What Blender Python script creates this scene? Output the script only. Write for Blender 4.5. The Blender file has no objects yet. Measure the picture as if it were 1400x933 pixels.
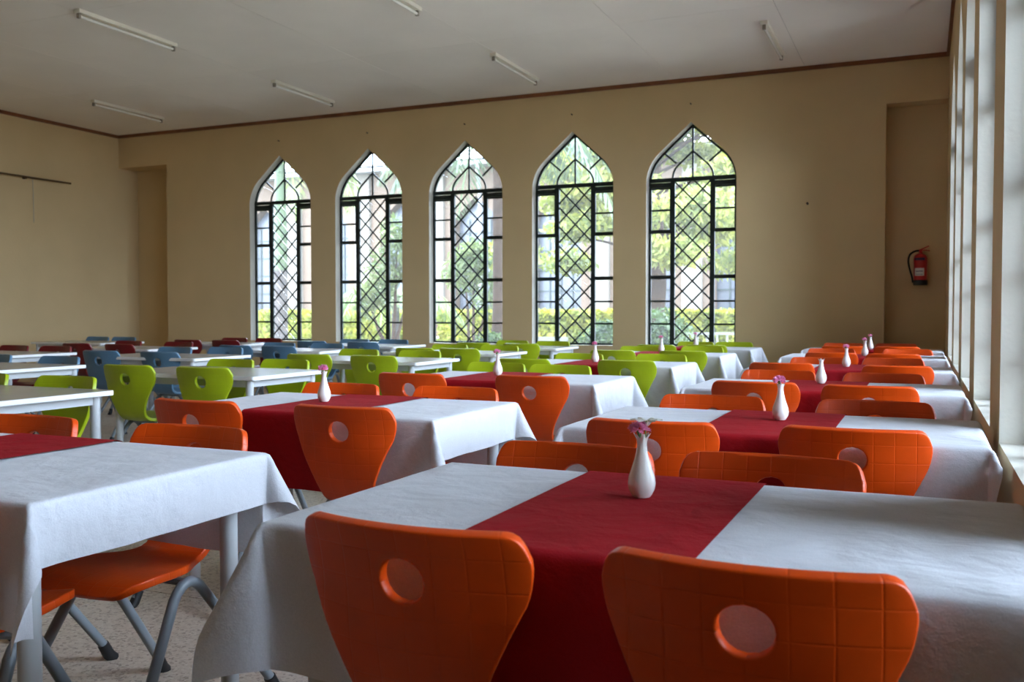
import bpy, bmesh, math, random
import numpy as np
from mathutils import Vector, Matrix, noise

scene = bpy.context.scene
col = scene.collection
pi = math.pi

# ------------------------------------------------------------------ camera, light, exposure
CAM_H = 1.135
cd = bpy.data.cameras.new('camera')
cam = bpy.data.objects.new('camera', cd)
col.objects.link(cam)
cd.sensor_width = 36.0
cd.lens = 1280.1 / 1400 * 36
cd.clip_start = 0.02
cd.clip_end = 400
cam.location = (0, 0, CAM_H)
cam.rotation_euler = (pi / 2 - 0.0312, 0, 0.4131)
cd.dof.use_dof = True
cd.dof.focus_distance = 2.9
cd.dof.aperture_fstop = 6.3
scene.camera = cam

world = bpy.data.worlds.new('overcast_sky')
scene.world = world
world.use_nodes = True
wn = world.node_tree.nodes
bg = wn['Background']
bg.inputs['Color'].default_value = (0.66, 0.775, 1.0, 1)
bg.inputs['Strength'].default_value = 20.0

vs = scene.view_settings
vs.view_transform = 'Standard'
vs.look = 'None'
vs.gamma = 1.0
vs.use_curve_mapping = False
vs.exposure = 0.7
scene.cycles.use_denoising = True
scene.cycles.max_bounces = 10
scene.cycles.diffuse_bounces = 7
scene.cycles.transparent_max_bounces = 24
scene.cycles.caustics_reflective = False
scene.cycles.caustics_refractive = False
scene.cycles.sample_clamp_indirect = 8.0

# room dimensions (metres); camera stands at x = 0, y = 0
XL, XR = -11.74, 0.232
YF, YB = -3.0, 11.2
HC = 3.93
SILL = 0.71
SPRING = 2.768 - 0.0
HALF = 0.545
WIN_X = [-8.61 + 1.51 * i for i in range(5)]
RWIN_Y = [3.396 + 0.466 + 1.65 * k + 0.592 for k in range(-2, 4)]


def portal(name, loc, rot, sx, sy):
    ld = bpy.data.lights.new(name, 'AREA')
    ld.shape = 'RECTANGLE'
    ld.size = sx
    ld.size_y = sy
    ld.cycles.is_portal = True
    o = bpy.data.objects.new(name, ld)
    o.location = loc
    o.rotation_euler = rot
    col.objects.link(o)


for x in WIN_X:
    portal('window_daylight', (x, YB + 0.15, 2.1), (-pi / 2, 0, 0), 1.1, 2.8)
for y in RWIN_Y:
    portal('window_daylight', (XR + 0.19, y, 2.1), (0, pi / 2, 0), 2.8, 1.2)


# ------------------------------------------------------------------ materials
def new_mat(name):
    m = bpy.data.materials.new(name)
    m.use_nodes = True
    nt = m.node_tree
    return m, nt, nt.nodes['Principled BSDF']


def mat(name, c, rough=0.6, spec=0.4, var=0.0, vscale=6.0, bump=0.0, bscale=60.0, metal=0.0, coat=0.0, sheen=0.0):
    m, nt, b = new_mat(name)
    b.inputs['Base Color'].default_value = (*c, 1)
    b.inputs['Roughness'].default_value = rough
    b.inputs['Specular IOR Level'].default_value = spec
    b.inputs['Metallic'].default_value = metal
    b.inputs['Coat Weight'].default_value = coat
    b.inputs['Sheen Weight'].default_value = sheen
    tc = nt.nodes.new('ShaderNodeTexCoord')
    if var:
        n = nt.nodes.new('ShaderNodeTexNoise')
        n.inputs['Scale'].default_value = vscale
        n.inputs['Detail'].default_value = 5
        r = nt.nodes.new('ShaderNodeValToRGB')
        r.color_ramp.elements[0].position = 0.3
        r.color_ramp.elements[1].position = 0.7
        r.color_ramp.elements[0].color = (*[v * (1 - var) for v in c], 1)
        r.color_ramp.elements[1].color = (*[min(1, v * (1 + var * 0.6)) for v in c], 1)
        nt.links.new(tc.outputs['Object'], n.inputs['Vector'])
        nt.links.new(n.outputs['Fac'], r.inputs['Fac'])
        nt.links.new(r.outputs['Color'], b.inputs['Base Color'])
    if bump:
        n2 = nt.nodes.new('ShaderNodeTexNoise')
        n2.inputs['Scale'].default_value = bscale
        n2.inputs['Detail'].default_value = 4
        bp = nt.nodes.new('ShaderNodeBump')
        bp.inputs['Strength'].default_value = bump
        bp.inputs['Distance'].default_value = 0.01
        nt.links.new(tc.outputs['Object'], n2.inputs['Vector'])
        nt.links.new(n2.outputs['Fac'], bp.inputs['Height'])
        nt.links.new(bp.outputs['Normal'], b.inputs['Normal'])
    return m


def chair_plastic(name, c, groove):
    """moulded plastic with the pressed grid of fine grooves, laid out in shell coordinates (uv in metres)"""
    m, nt, b = new_mat(name)
    N = nt.nodes.new
    L = nt.links.new
    b.inputs['Roughness'].default_value = 0.36
    b.inputs['Specular IOR Level'].default_value = 0.45
    tc = N('ShaderNodeTexCoord')
    nz = N('ShaderNodeTexNoise')
    nz.inputs['Scale'].default_value = 9
    nz.inputs['Detail'].default_value = 4
    L(tc.outputs['Object'], nz.inputs['Vector'])
    rp = N('ShaderNodeValToRGB')
    rp.color_ramp.elements[0].position = 0.35
    rp.color_ramp.elements[1].position = 0.7
    rp.color_ramp.elements[0].color = (*[v * 0.88 for v in c], 1)
    rp.color_ramp.elements[1].color = (*c, 1)
    L(nz.outputs['Fac'], rp.inputs['Fac'])
    # few dark scuffs
    sc = N('ShaderNodeTexNoise')
    sc.inputs['Scale'].default_value = 22
    sc.inputs['Detail'].default_value = 8
    sc.inputs['Distortion'].default_value = 2.5
    L(tc.outputs['Object'], sc.inputs['Vector'])
    sr = N('ShaderNodeValToRGB')
    sr.color_ramp.elements[0].position = 0.72
    sr.color_ramp.elements[1].position = 0.78
    sr.color_ramp.elements[0].color = (0, 0, 0, 1)
    sr.color_ramp.elements[1].color = (0.5, 0.5, 0.5, 1)
    L(sc.outputs['Fac'], sr.inputs['Fac'])
    mx = N('ShaderNodeMixRGB')
    mx.inputs['Color2'].default_value = (*[v * 0.25 for v in c], 1)
    L(sr.outputs['Color'], mx.inputs['Fac'])
    L(rp.outputs['Color'], mx.inputs['Color1'])
    L(mx.outputs['Color'], b.inputs['Base Color'])
    sp = N('ShaderNodeSeparateXYZ')
    L(tc.outputs['UV'], sp.inputs['Vector'])
    lines = []
    for ax in ('X', 'Y'):
        a = N('ShaderNodeMath'); a.operation = 'MULTIPLY'; a.inputs[1].default_value = 1 / 0.056
        L(sp.outputs[ax], a.inputs[0])
        f = N('ShaderNodeMath'); f.operation = 'FRACT'
        L(a.outputs[0], f.inputs[0])
        s = N('ShaderNodeMath'); s.operation = 'SUBTRACT'; s.inputs[1].default_value = 0.5
        L(f.outputs[0], s.inputs[0])
        ab = N('ShaderNodeMath'); ab.operation = 'ABSOLUTE'
        L(s.outputs[0], ab.inputs[0])
        mr = N('ShaderNodeMapRange'); mr.interpolation_type = 'SMOOTHSTEP'
        mr.inputs['From Min'].default_value = 0.0
        mr.inputs['From Max'].default_value = 0.045
        L(ab.outputs[0], mr.inputs['Value'])
        lines.append(mr)
    mn = N('ShaderNodeMath'); mn.operation = 'MINIMUM'
    L(lines[0].outputs[0], mn.inputs[0])
    L(lines[1].outputs[0], mn.inputs[1])
    bp = N('ShaderNodeBump')
    bp.inputs['Strength'].default_value = groove
    bp.inputs['Distance'].default_value = 0.0022
    L(mn.outputs[0], bp.inputs['Height'])
    L(bp.outputs['Normal'], b.inputs['Normal'])
    return m


def fabric(name, c, crease=0.5, weave=0.25, sheen=0.2, tr=0.0):
    m, nt, b = new_mat(name)
    N = nt.nodes.new
    L = nt.links.new
    b.inputs['Roughness'].default_value = 0.85
    b.inputs['Specular IOR Level'].default_value = 0.15
    b.inputs['Sheen Weight'].default_value = sheen
    tc = N('ShaderNodeTexCoord')
    n1 = N('ShaderNodeTexNoise')
    n1.inputs['Scale'].default_value = 8
    n1.inputs['Detail'].default_value = 6
    n1.inputs['Distortion'].default_value = 0.25
    n2 = N('ShaderNodeTexNoise')
    n2.inputs['Scale'].default_value = 330
    n2.inputs['Detail'].default_value = 2
    L(tc.outputs['Object'], n1.inputs['Vector'])
    L(tc.outputs['Object'], n2.inputs['Vector'])
    rp = N('ShaderNodeValToRGB')
    rp.color_ramp.elements[0].position = 0.3
    rp.color_ramp.elements[1].position = 0.7
    rp.color_ramp.elements[0].color = (*[v * 0.88 for v in c], 1)
    rp.color_ramp.elements[1].color = (*c, 1)
    L(n2.outputs['Fac'], rp.inputs['Fac'])
    L(rp.outputs['Color'], b.inputs['Base Color'])
    b1 = N('ShaderNodeBump')
    b1.inputs['Strength'].default_value = crease
    b1.inputs['Distance'].default_value = 0.02
    L(n1.outputs['Fac'], b1.inputs['Height'])
    b2 = N('ShaderNodeBump')
    b2.inputs['Strength'].default_value = weave
    b2.inputs['Distance'].default_value = 0.002
    L(n2.outputs['Fac'], b2.inputs['Height'])
    L(b1.outputs['Normal'], b2.inputs['Normal'])
    L(b2.outputs['Normal'], b.inputs['Normal'])
    if tr:
        t = N('ShaderNodeBsdfTranslucent')
        t.inputs['Color'].default_value = (*c, 1)
        mx = N('ShaderNodeMixShader')
        mx.inputs['Fac'].default_value = tr
        L(b.outputs['BSDF'], mx.inputs[1])
        L(t.outputs['BSDF'], mx.inputs[2])
        L(mx.outputs['Shader'], nt.nodes['Material Output'].inputs['Surface'])
    return m


def leafmat(name, c1, c2, tr=0.35):
    m, nt, b = new_mat(name)
    N = nt.nodes.new
    L = nt.links.new
    tc = N('ShaderNodeTexCoord')
    n = N('ShaderNodeTexNoise')
    n.inputs['Scale'].default_value = 2.2
    n.inputs['Detail'].default_value = 6
    L(tc.outputs['Object'], n.inputs['Vector'])
    r = N('ShaderNodeValToRGB')
    r.color_ramp.elements[0].position = 0.35
    r.color_ramp.elements[1].position = 0.65
    r.color_ramp.elements[0].color = (*c1, 1)
    r.color_ramp.elements[1].color = (*c2, 1)
    L(n.outputs['Fac'], r.inputs['Fac'])
    L(r.outputs['Color'], b.inputs['Base Color'])
    b.inputs['Roughness'].default_value = 0.6
    t = N('ShaderNodeBsdfTranslucent')
    L(r.outputs['Color'], t.inputs['Color'])
    mx = N('ShaderNodeMixShader')
    mx.inputs['Fac'].default_value = tr
    L(b.outputs['BSDF'], mx.inputs[1])
    L(t.outputs['BSDF'], mx.inputs[2])
    L(mx.outputs['Shader'], nt.nodes['Material Output'].inputs['Surface'])
    return m


def terrazzo():
    m, nt, b = new_mat('terrazzo')
    N = nt.nodes.new
    L = nt.links.new
    tc = N('ShaderNodeTexCoord')
    v = N('ShaderNodeTexVoronoi')
    v.inputs['Scale'].default_value = 95
    L(tc.outputs['Object'], v.inputs['Vector'])
    n = N('ShaderNodeTexNoise')
    n.inputs['Scale'].default_value = 150
    n.inputs['Detail'].default_value = 3
    L(tc.outputs['Object'], n.inputs['Vector'])
    r = N('ShaderNodeValToRGB')
    e = r.color_ramp.elements
    e[0].position = 0.0
    e[0].color = (0.05, 0.04, 0.035, 1)
    e[1].position = 0.40
    e[1].color = (0.52, 0.43, 0.34, 1)
    k = e.new(0.28)
    k.color = (0.34, 0.27, 0.21, 1)
    k = e.new(0.85)
    k.color = (0.62, 0.54, 0.45, 1)
    sp = N('ShaderNodeSeparateColor')
    L(v.outputs['Color'], sp.inputs['Color'])
    mx = N('ShaderNodeMath'); mx.operation = 'MULTIPLY_ADD'
    mx.inputs[1].default_value = 0.55
    L(sp.outputs[0], mx.inputs[0])
    sc = N('ShaderNodeMath'); sc.operation = 'MULTIPLY'; sc.inputs[1].default_value = 0.5
    L(n.outputs['Fac'], sc.inputs[0])
    L(sc.outputs[0], mx.inputs[2])
    L(mx.outputs[0], r.inputs['Fac'])
    L(r.outputs['Color'], b.inputs['Base Color'])
    b.inputs['Roughness'].default_value = 0.42
    return m


def glassmat():
    m, nt, b = new_mat('window_glass')
    N = nt.nodes.new
    L = nt.links.new
    t = N('ShaderNodeBsdfTransparent')
    t.inputs['Color'].default_value = (0.93, 0.96, 0.95, 1)
    g = N('ShaderNodeBsdfGlossy')
    g.inputs['Roughness'].default_value = 0.02
    fr = N('ShaderNodeFresnel')
    fr.inputs['IOR'].default_value = 1.45
    mx = N('ShaderNodeMixShader')
    L(fr.outputs['Fac'], mx.inputs['Fac'])
    L(t.outputs['BSDF'], mx.inputs[1])
    L(g.outputs['BSDF'], mx.inputs[2])
    # film of dust on the panes
    tl = N('ShaderNodeBsdfTranslucent')
    tl.inputs['Color'].default_value = (0.9, 0.9, 0.88, 1)
    md = N('ShaderNodeMixShader')
    md.inputs['Fac'].default_value = 0.02
    L(mx.outputs['Shader'], md.inputs[1])
    L(tl.outputs['BSDF'], md.inputs[2])
    L(md.outputs['Shader'], nt.nodes['Material Output'].inputs['Surface'])
    return m


M = dict(
    wall=mat('cream_wall_paint', (0.65, 0.485, 0.265), 0.75, 0.2, var=0.06, vscale=1.2, bump=0.15, bscale=35),
    ceiling=mat('ceiling_board', (0.88, 0.825, 0.77), 0.8, 0.2, var=0.05, vscale=1.0, bump=0.05, bscale=20),
    ceiljoint=mat('ceiling_joint', (0.16, 0.14, 0.12), 0.9),
    trim=mat('brown_cornice', (0.20, 0.07, 0.025), 0.5, 0.4, var=0.3, vscale=4),
    joint=mat('floor_joint', (0.07, 0.06, 0.05), 0.8),
    terrazzo=terrazzo(),
    steel=mat('dark_green_steel', (0.012, 0.020, 0.018), 0.45, 0.4, var=0.2, vscale=9),
    glass=glassmat(),
    reveal=mat('pale_reveal_paint', (0.70, 0.66, 0.56), 0.7, 0.2, var=0.08, vscale=3, bump=0.2, bscale=30),
    sill=mat('sill_plaster', (0.74, 0.66, 0.50), 0.7, 0.2, var=0.1, vscale=9, bump=0.3, bscale=30),
    cloth=fabric('white_cotton', (0.72, 0.72, 0.75), 0.75, 0.3, tr=0.12),
    runner=fabric('maroon_cotton', (0.36, 0.008, 0.014), 0.8, 0.35, sheen=0.0),
    ceramic=mat('white_ceramic', (0.80, 0.77, 0.72), 0.18, 0.5, coat=0.3),
    pink=leafmat('pink_petal', (0.75, 0.20, 0.42), (0.95, 0.50, 0.70), 0.45),
    whitepetal=mat('white_petal', (0.82, 0.80, 0.72), 0.7, 0.2),
    stem=mat('flower_stem', (0.10, 0.22, 0.05), 0.6),
    laminate=mat('white_laminate', (0.43, 0.40, 0.35), 0.22, 0.5, var=0.05, vscale=5),
    edge=mat('white_edge_band', (0.80, 0.79, 0.78), 0.4, 0.4),
    frame=mat('pale_grey_steel', (0.52, 0.53, 0.53), 0.35, 0.5),
    tube=mat('grey_powder_coat', (0.23, 0.26, 0.28), 0.32, 0.5),
    rubber=mat('black_plastic', (0.015, 0.015, 0.016), 0.5),
    orange=chair_plastic('orange_plastic', (0.78, 0.075, 0.002), 0.3),
    green=chair_plastic('lime_plastic', (0.38, 0.47, 0.008), 0.25),
    blue=chair_plastic('blue_plastic', (0.10, 0.20, 0.30), 0.15),
    red=chair_plastic('dark_red_plastic', (0.17, 0.008, 0.010), 0.15),
    batten=mat('lamp_enamel', (0.78, 0.74, 0.64), 0.4, 0.4),
    lamptube=mat('unlit_lamp_tube', (0.85, 0.83, 0.78), 0.25, 0.5),
    lampend=mat('lamp_end_cap', (0.25, 0.22, 0.18), 0.5),
    rod=mat('curtain_rod_wood', (0.09, 0.05, 0.02), 0.5),
    cord=mat('curtain_cord', (0.42, 0.40, 0.33), 0.8),
    exred=mat('extinguisher_red', (0.42, 0.008, 0.012), 0.3, 0.5),
    exlabel=mat('extinguisher_label', (0.62, 0.62, 0.60), 0.5),
    exband=mat('extinguisher_band', (0.03, 0.02, 0.08), 0.5),
    nail=mat('rusty_nail', (0.06, 0.04, 0.03), 0.6),
    facade=mat('peach_facade', (0.109, 0.076, 0.054), 0.85, 0.1, var=0.06, vscale=0.6),
    pilaster=mat('cream_pilaster', (0.140, 0.122, 0.099), 0.85, 0.1, var=0.04, vscale=0.8),
    roofm=mat('grey_roof', (0.131, 0.131, 0.137), 0.7, 0.2),
    louvre=mat('grey_window_panel', (0.045, 0.048, 0.058), 0.35, 0.5, var=0.2, vscale=1.5),
    gutter=mat('white_gutter', (0.178, 0.178, 0.178), 0.5),
    plinth=mat('red_oxide_plinth', (0.089, 0.036, 0.024), 0.8),
    ground=mat('pale_ground', (0.315, 0.277, 0.225), 0.9, 0.1, var=0.12, vscale=0.7),
    lawn=mat('lawn', (0.049, 0.067, 0.018), 0.9, 0.1, var=0.3, vscale=3),
    hedge=leafmat('hedge_leaf', (0.130, 0.162, 0.007), (0.301, 0.278, 0.014)),
    cedar=leafmat('cedar_needle', (0.086, 0.116, 0.016), (0.268, 0.265, 0.039)),
    palm=leafmat('palm_leaf', (0.070, 0.116, 0.029), (0.190, 0.224, 0.064)),
    frond=leafmat('drooping_frond_leaf', (0.050, 0.080, 0.043), (0.130, 0.162, 0.079)),
    shrub=leafmat('oleander_leaf', (0.050, 0.089, 0.022), (0.140, 0.170, 0.050)),
    bush=leafmat('dark_bush_leaf', (0.020, 0.049, 0.010), (0.070, 0.116, 0.022)),
    bark=mat('grey_bark', (0.067, 0.058, 0.054), 0.9, 0.1, var=0.3, vscale=5, bump=0.6, bscale=14),
    brownbark=mat('brown_bark', (0.042, 0.026, 0.017), 0.9, 0.1, var=0.3, vscale=5, bump=0.6, bscale=14),
    shaft=mat('green_crownshaft', (0.045, 0.067, 0.029), 0.5, 0.3, var=0.15, vscale=3),
    rail=mat('white_rail', (0.174, 0.170, 0.156), 0.5),
    yellow=mat('yellow_paint', (0.478, 0.319, 0.038), 0.5),
)


# ------------------------------------------------------------------ mesh helpers
class MB:
    def __init__(s):
        s.v = []
        s.f = []

    def add(s, vs, fs):
        o = len(s.v)
        s.v += [tuple(v) for v in vs]
        s.f += [tuple(i + o for i in f) for f in fs]
        return s

    def box(s, x0, x1, y0, y1, z0, z1):
        return s.add([(x0, y0, z0), (x1, y0, z0), (x1, y1, z0), (x0, y1, z0), (x0, y0, z1), (x1, y0, z1), (x1, y1, z1), (x0, y1, z1)],
                     [(0, 3, 2, 1), (4, 5, 6, 7), (0, 1, 5, 4), (1, 2, 6, 5), (2, 3, 7, 6), (3, 0, 4, 7)])

    def tube(s, path, r, n=8, cap=True):
        P = [Vector(p) for p in path]
        R = r if isinstance(r, (list, tuple)) else [r] * len(P)
        vs = []
        up = None
        for i, p in enumerate(P):
            t = (P[min(i + 1, len(P) - 1)] - P[max(i - 1, 0)]).normalized()
            if up is None:
                up = t.orthogonal().normalized()
            up = (up - t * up.dot(t))
            if up.length < 1e-6:
                up = t.orthogonal()
            up.normalize()
            q = t.cross(up)
            for k in range(n):
                a = 2 * pi * k / n
                vs.append(p + (up * math.cos(a) + q * math.sin(a)) * R[i])
        fs = []
        for i in range(len(P) - 1):
            for k in range(n):
                k2 = (k + 1) % n
                fs.append((i * n + k, i * n + k2, (i + 1) * n + k2, (i + 1) * n + k))
        if cap:
            fs.append(tuple(range(n))[::-1])
            fs.append(tuple((len(P) - 1) * n + k for k in range(n)))
        return s.add(vs, fs)

    def lathe(s, prof, n=24, c=(0, 0, 0)):
        vs = []
        for r, z in prof:
            for k in range(n):
                a = 2 * pi * k / n
                vs.append((c[0] + r * math.cos(a), c[1] + r * math.sin(a), c[2] + z))
        fs = []
        for i in range(len(prof) - 1):
            for k in range(n):
                k2 = (k + 1) % n
                fs.append((i * n + k, i * n + k2, (i + 1) * n + k2, (i + 1) * n + k))
        fs.append(tuple(range(n))[::-1])
        fs.append(tuple((len(prof) - 1) * n + k for k in range(n)))
        return s.add(vs, fs)

    def poly(s, pts, h, frame):
        """2-D polygon pts (a, b) extruded by h; frame(a, b, c) -> xyz"""
        n = len(pts)
        vs = [frame(a, b, 0) for a, b in pts] + [frame(a, b, h) for a, b in pts]
        fs = [tuple(range(n))[::-1], tuple(range(n, 2 * n))]
        fs += [(i, (i + 1) % n, n + (i + 1) % n, n + i) for i in range(n)]
        return s.add(vs, fs)

    def mesh(s, name, m=None, smooth=False):
        me = bpy.data.meshes.new(name)
        me.from_pydata(s.v, [], s.f)
        if m:
            me.materials.append(m)
        me.update()
        bm = bmesh.new()
        bm.from_mesh(me)
        bmesh.ops.recalc_face_normals(bm, faces=bm.faces)
        bm.to_mesh(me)
        bm.free()
        if smooth:
            for p in me.polygons:
                p.use_smooth = True
            me.set_sharp_from_angle(angle=math.radians(45))
        return me

    def build(s, name, m, parent=None, smooth=False, loc=None):
        return link(name, s.mesh(name, m, smooth), parent, loc)


def link(name, me, parent=None, loc=None):
    o = bpy.data.objects.new(name, me)
    col.objects.link(o)
    if parent:
        o.parent = parent
    if loc is not None:
        o.location = loc
    return o


def empty(name, loc=(0, 0, 0), rz=0):
    o = bpy.data.objects.new(name, None)
    col.objects.link(o)
    o.location = loc
    o.rotation_euler = (0, 0, rz)
    o.empty_display_size = 0.1
    return o


def tag(o, label, cat, group=None):
    o['label'] = label
    o['category'] = cat
    if group:
        o['group'] = group
    return o


def struct(o):
    o['kind'] = 'structure'
    return o


def quads(name, V, m, parent=None):
    """V: (n, 4, 3) array of free quads"""
    n = len(V)
    me = bpy.data.meshes.new(name)
    me.vertices.add(n * 4)
    me.vertices.foreach_set('co', np.ascontiguousarray(V, dtype=np.float32).ravel())
    me.loops.add(n * 4)
    me.loops.foreach_set('vertex_index', np.arange(n * 4, dtype=np.int32))
    me.polygons.add(n)
    me.polygons.foreach_set('loop_start', np.arange(0, n * 4, 4, dtype=np.int32))
    me.polygons.foreach_set('loop_total', np.full(n, 4, dtype=np.int32))
    me.materials.append(m)
    me.update()
    return link(name, me, parent)


# ------------------------------------------------------------------ walls with arched openings
def arch(half, z0, zs, n=6, k=1.0):
    """outline of a keel-arched opening, from the sill left corner clockwise seen from inside: list of (a, z)"""
    r = 0.87 * half
    ang = math.radians(132)
    rise = 1.288 * half * k
    right = []
    for i in range(n + 1):
        t = (pi - 0) - (pi - ang) * i / n
        right.append((-half + r + r * math.cos(t), zs + r * math.sin(t) * k))
    left = right
    pts = [(-half, z0)] + left + [(0, zs + rise)] + [(-a, z) for a, z in reversed(left)] + [(half, z0)]
    return pts


def holed_wall(name, outline, holes, frame, thick, m):
    """frame(a, b, depth) -> xyz ; depth 0 = room side"""
    bm = bmesh.new()
    loops = []
    edges = []
    for lp in [outline] + holes:
        vs = [bm.verts.new((a, b, 0)) for a, b in lp]
        es = [bm.edges.new((vs[i], vs[(i + 1) % len(vs)])) for i in range(len(vs))]
        loops.append(lp)
        edges += es
    bmesh.ops.triangle_fill(bm, use_beauty=True, edges=edges)
    bm.verts.index_update()
    tri = [tuple(v.index for v in f.verts) for f in bm.faces]
    co = [(v.co.x, v.co.y) for v in bm.verts]
    bm.free()
    mb = MB()
    n = len(co)
    mb.add([frame(a, b, 0) for a, b in co] + [frame(a, b, thick) for a, b in co],
           tri + [tuple(i + n for i in t[::-1]) for t in tri])
    for lp in loops:
        k = len(lp)
        mb.add([frame(a, b, 0) for a, b in lp] + [frame(a, b, thick) for a, b in lp],
               [(i, (i + 1) % k, k + (i + 1) % k, k + i) for i in range(k)])
    bm = bmesh.new()
    me = mb.mesh(name, m)
    bm.from_mesh(me)
    bmesh.ops.remove_doubles(bm, verts=bm.verts, dist=1e-5)
    bmesh.ops.recalc_face_normals(bm, faces=bm.faces)
    me.materials.append(M['reveal'])
    nx = Vector(frame(0, 0, 1)) - Vector(frame(0, 0, 0))
    for f in bm.faces:
        c = f.calc_center_median()
        a = c.dot(Vector(frame(1, 0, 0)) - Vector(frame(0, 0, 0)))
        if abs(f.normal.dot(nx)) < 0.3 and any(min(p[0] for p in h) - 0.01 < a < max(p[0] for p in h) + 0.01 and SILL - 0.01 < c.z < HC - 0.05 for h in holes):
            f.material_index = 1
    bm.to_mesh(me)
    bm.free()
    return struct(link(name, me))


TH = 0.16
ZS = SPRING - 0.06
NICHE_R, NICHE_L, NICHE_Z = -0.394, -10.755, 3.435
# far wall: the two end niches are cut out of its outline
outline = [(NICHE_L, 0), (NICHE_R, 0), (NICHE_R, NICHE_Z), (XR, NICHE_Z), (XR, HC), (XL, HC), (XL, NICHE_Z - 0.02), (NICHE_L, NICHE_Z - 0.02)]
holes = [[(x + a, z) for a, z in arch(HALF, SILL, ZS)] for x in WIN_X]
wall_back = holed_wall('wall_back', outline, holes, lambda a, b, d: (a, YB + d, b), TH, M['wall'])
mb = MB()
mb.box(NICHE_R - 0.1, XR + 0.4, YB + 0.26, YB + 0.30, 0, NICHE_Z + 0.05)
mb.box(XL - 0.3, NICHE_L + 0.1, YB + 0.39, YB + 0.43, 0, NICHE_Z + 0.05)
mb.box(NICHE_R - 0.06, NICHE_R, YB + TH, YB + 0.30, 0, NICHE_Z + 0.05).box(NICHE_R - 0.06, XR + 0.4, YB + TH, YB + 0.30, NICHE_Z, NICHE_Z + 0.06)
mb.box(NICHE_L, NICHE_L + 0.06, YB + TH, YB + 0.43, 0, NICHE_Z + 0.05).box(XL - 0.3, NICHE_L + 0.06, YB + TH, YB + 0.43, NICHE_Z - 0.02, NICHE_Z + 0.05)
mb.build('niche_back', M['wall'], wall_back)
# right wall (window wall)
RH = 0.592
outline = [(YF, 0), (YB + 0.4, 0), (YB + 0.4, HC), (YF, HC)]
holes = [[(y + a, z) for a, z in arch(RH, SILL, ZS)] for y in RWIN_Y]
wall_right = holed_wall('wall_right', outline, holes, lambda a, b, d: (XR + d, a, b), 0.20, M['wall'])
struct(MB().box(XL - 0.25, XL, YF, YB + 0.4, 0, HC).build('wall_left', M['wall']))
struct(MB().box(XL, XR, YF - 0.25, YF, 0, HC).build('wall_front', M['wall']))

# ceiling: boards with narrow joints under a backing slab
ceiling = struct(MB().box(XL - 0.25, XR + 0.3, YF - 0.25, YB + 0.4, HC + 0.004, HC + 0.2).build('ceiling', M['ceiljoint']))
bw = (XR - XL) / 8
bl = (YB - YF) / 6
bme = MB().box(0.002, bw - 0.002, 0.002, bl - 0.002, 0, 0.006).mesh('ceiling_board', M['ceiling'])
for i in range(8):
    for j in range(6):
        link('ceiling_board', bme, ceiling, (XL + i * bw, YF + j * bl, HC))

# floor: terrazzo panels in a recessed grid of joints
floor = struct(MB().box(XL - 0.25, XR + 0.3, YF - 0.25, YB + 0.5, -0.12, -0.006).build('floor', M['joint']))
ts = 1.0
tme = MB().box(0.003, ts - 0.003, 0.003, ts - 0.003, -0.02, 0.0).mesh('floor_tile', M['terrazzo'])
x0, y0 = -2.955 - 9 * ts, 2.866 - 8 * ts
for i in range(13):
    for j in range(18):
        if x0 + i * ts + 1 > XR + 0.9:
            continue
        link('floor_tile', tme, floor, (x0 + i * ts, y0 + j * ts, 0))

# cornice
t1 = 0.045
struct(MB().box(XL, XR, YB - 0.03, YB, HC - t1, HC).build('trim_1', M['trim']))
struct(MB().box(XL, XL + 0.03, YF, YB - 0.03, HC - t1, HC).build('trim_2', M['trim']))
struct(MB().box(XR - 0.03, XR, YF, YB - 0.03, HC - t1, HC).build('trim_3', M['trim']))


# ------------------------------------------------------------------ windows
def bar2(mb, p, q, w, d0, d1, frame):
    """bar of width w between plan points p and q, from depth d0 to d1"""
    p = Vector(p)
    q = Vector(q)
    t = (q - p).normalized()
    nrm = Vector((-t.y, t.x)) * w / 2
    pts = [p + nrm, q + nrm, q - nrm, p - nrm]
    mb.add([frame(a.x, a.y, d0) for a in pts] + [frame(a.x, a.y, d1) for a in pts],
           [(0, 1, 2, 3), (7, 6, 5, 4), (0, 4, 5, 1), (1, 5, 6, 2), (2, 6, 7, 3), (3, 7, 4, 0)])


def clip_poly(poly, a, b, c):
    """keep a*x+b*y<=c"""
    out = []
    for i in range(len(poly)):
        p, q = poly[i], poly[(i + 1) % len(poly)]
        dp, dq = a * p[0] + b * p[1] - c, a * q[0] + b * q[1] - c
        if dp <= 0:
            out.append(p)
        if (dp < 0) != (dq < 0) and abs(dp - dq) > 1e-9:
            t = dp / (dp - dq)
            out.append((p[0] + (q[0] - p[0]) * t, p[1] + (q[1] - p[1]) * t))
    return out


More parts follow.
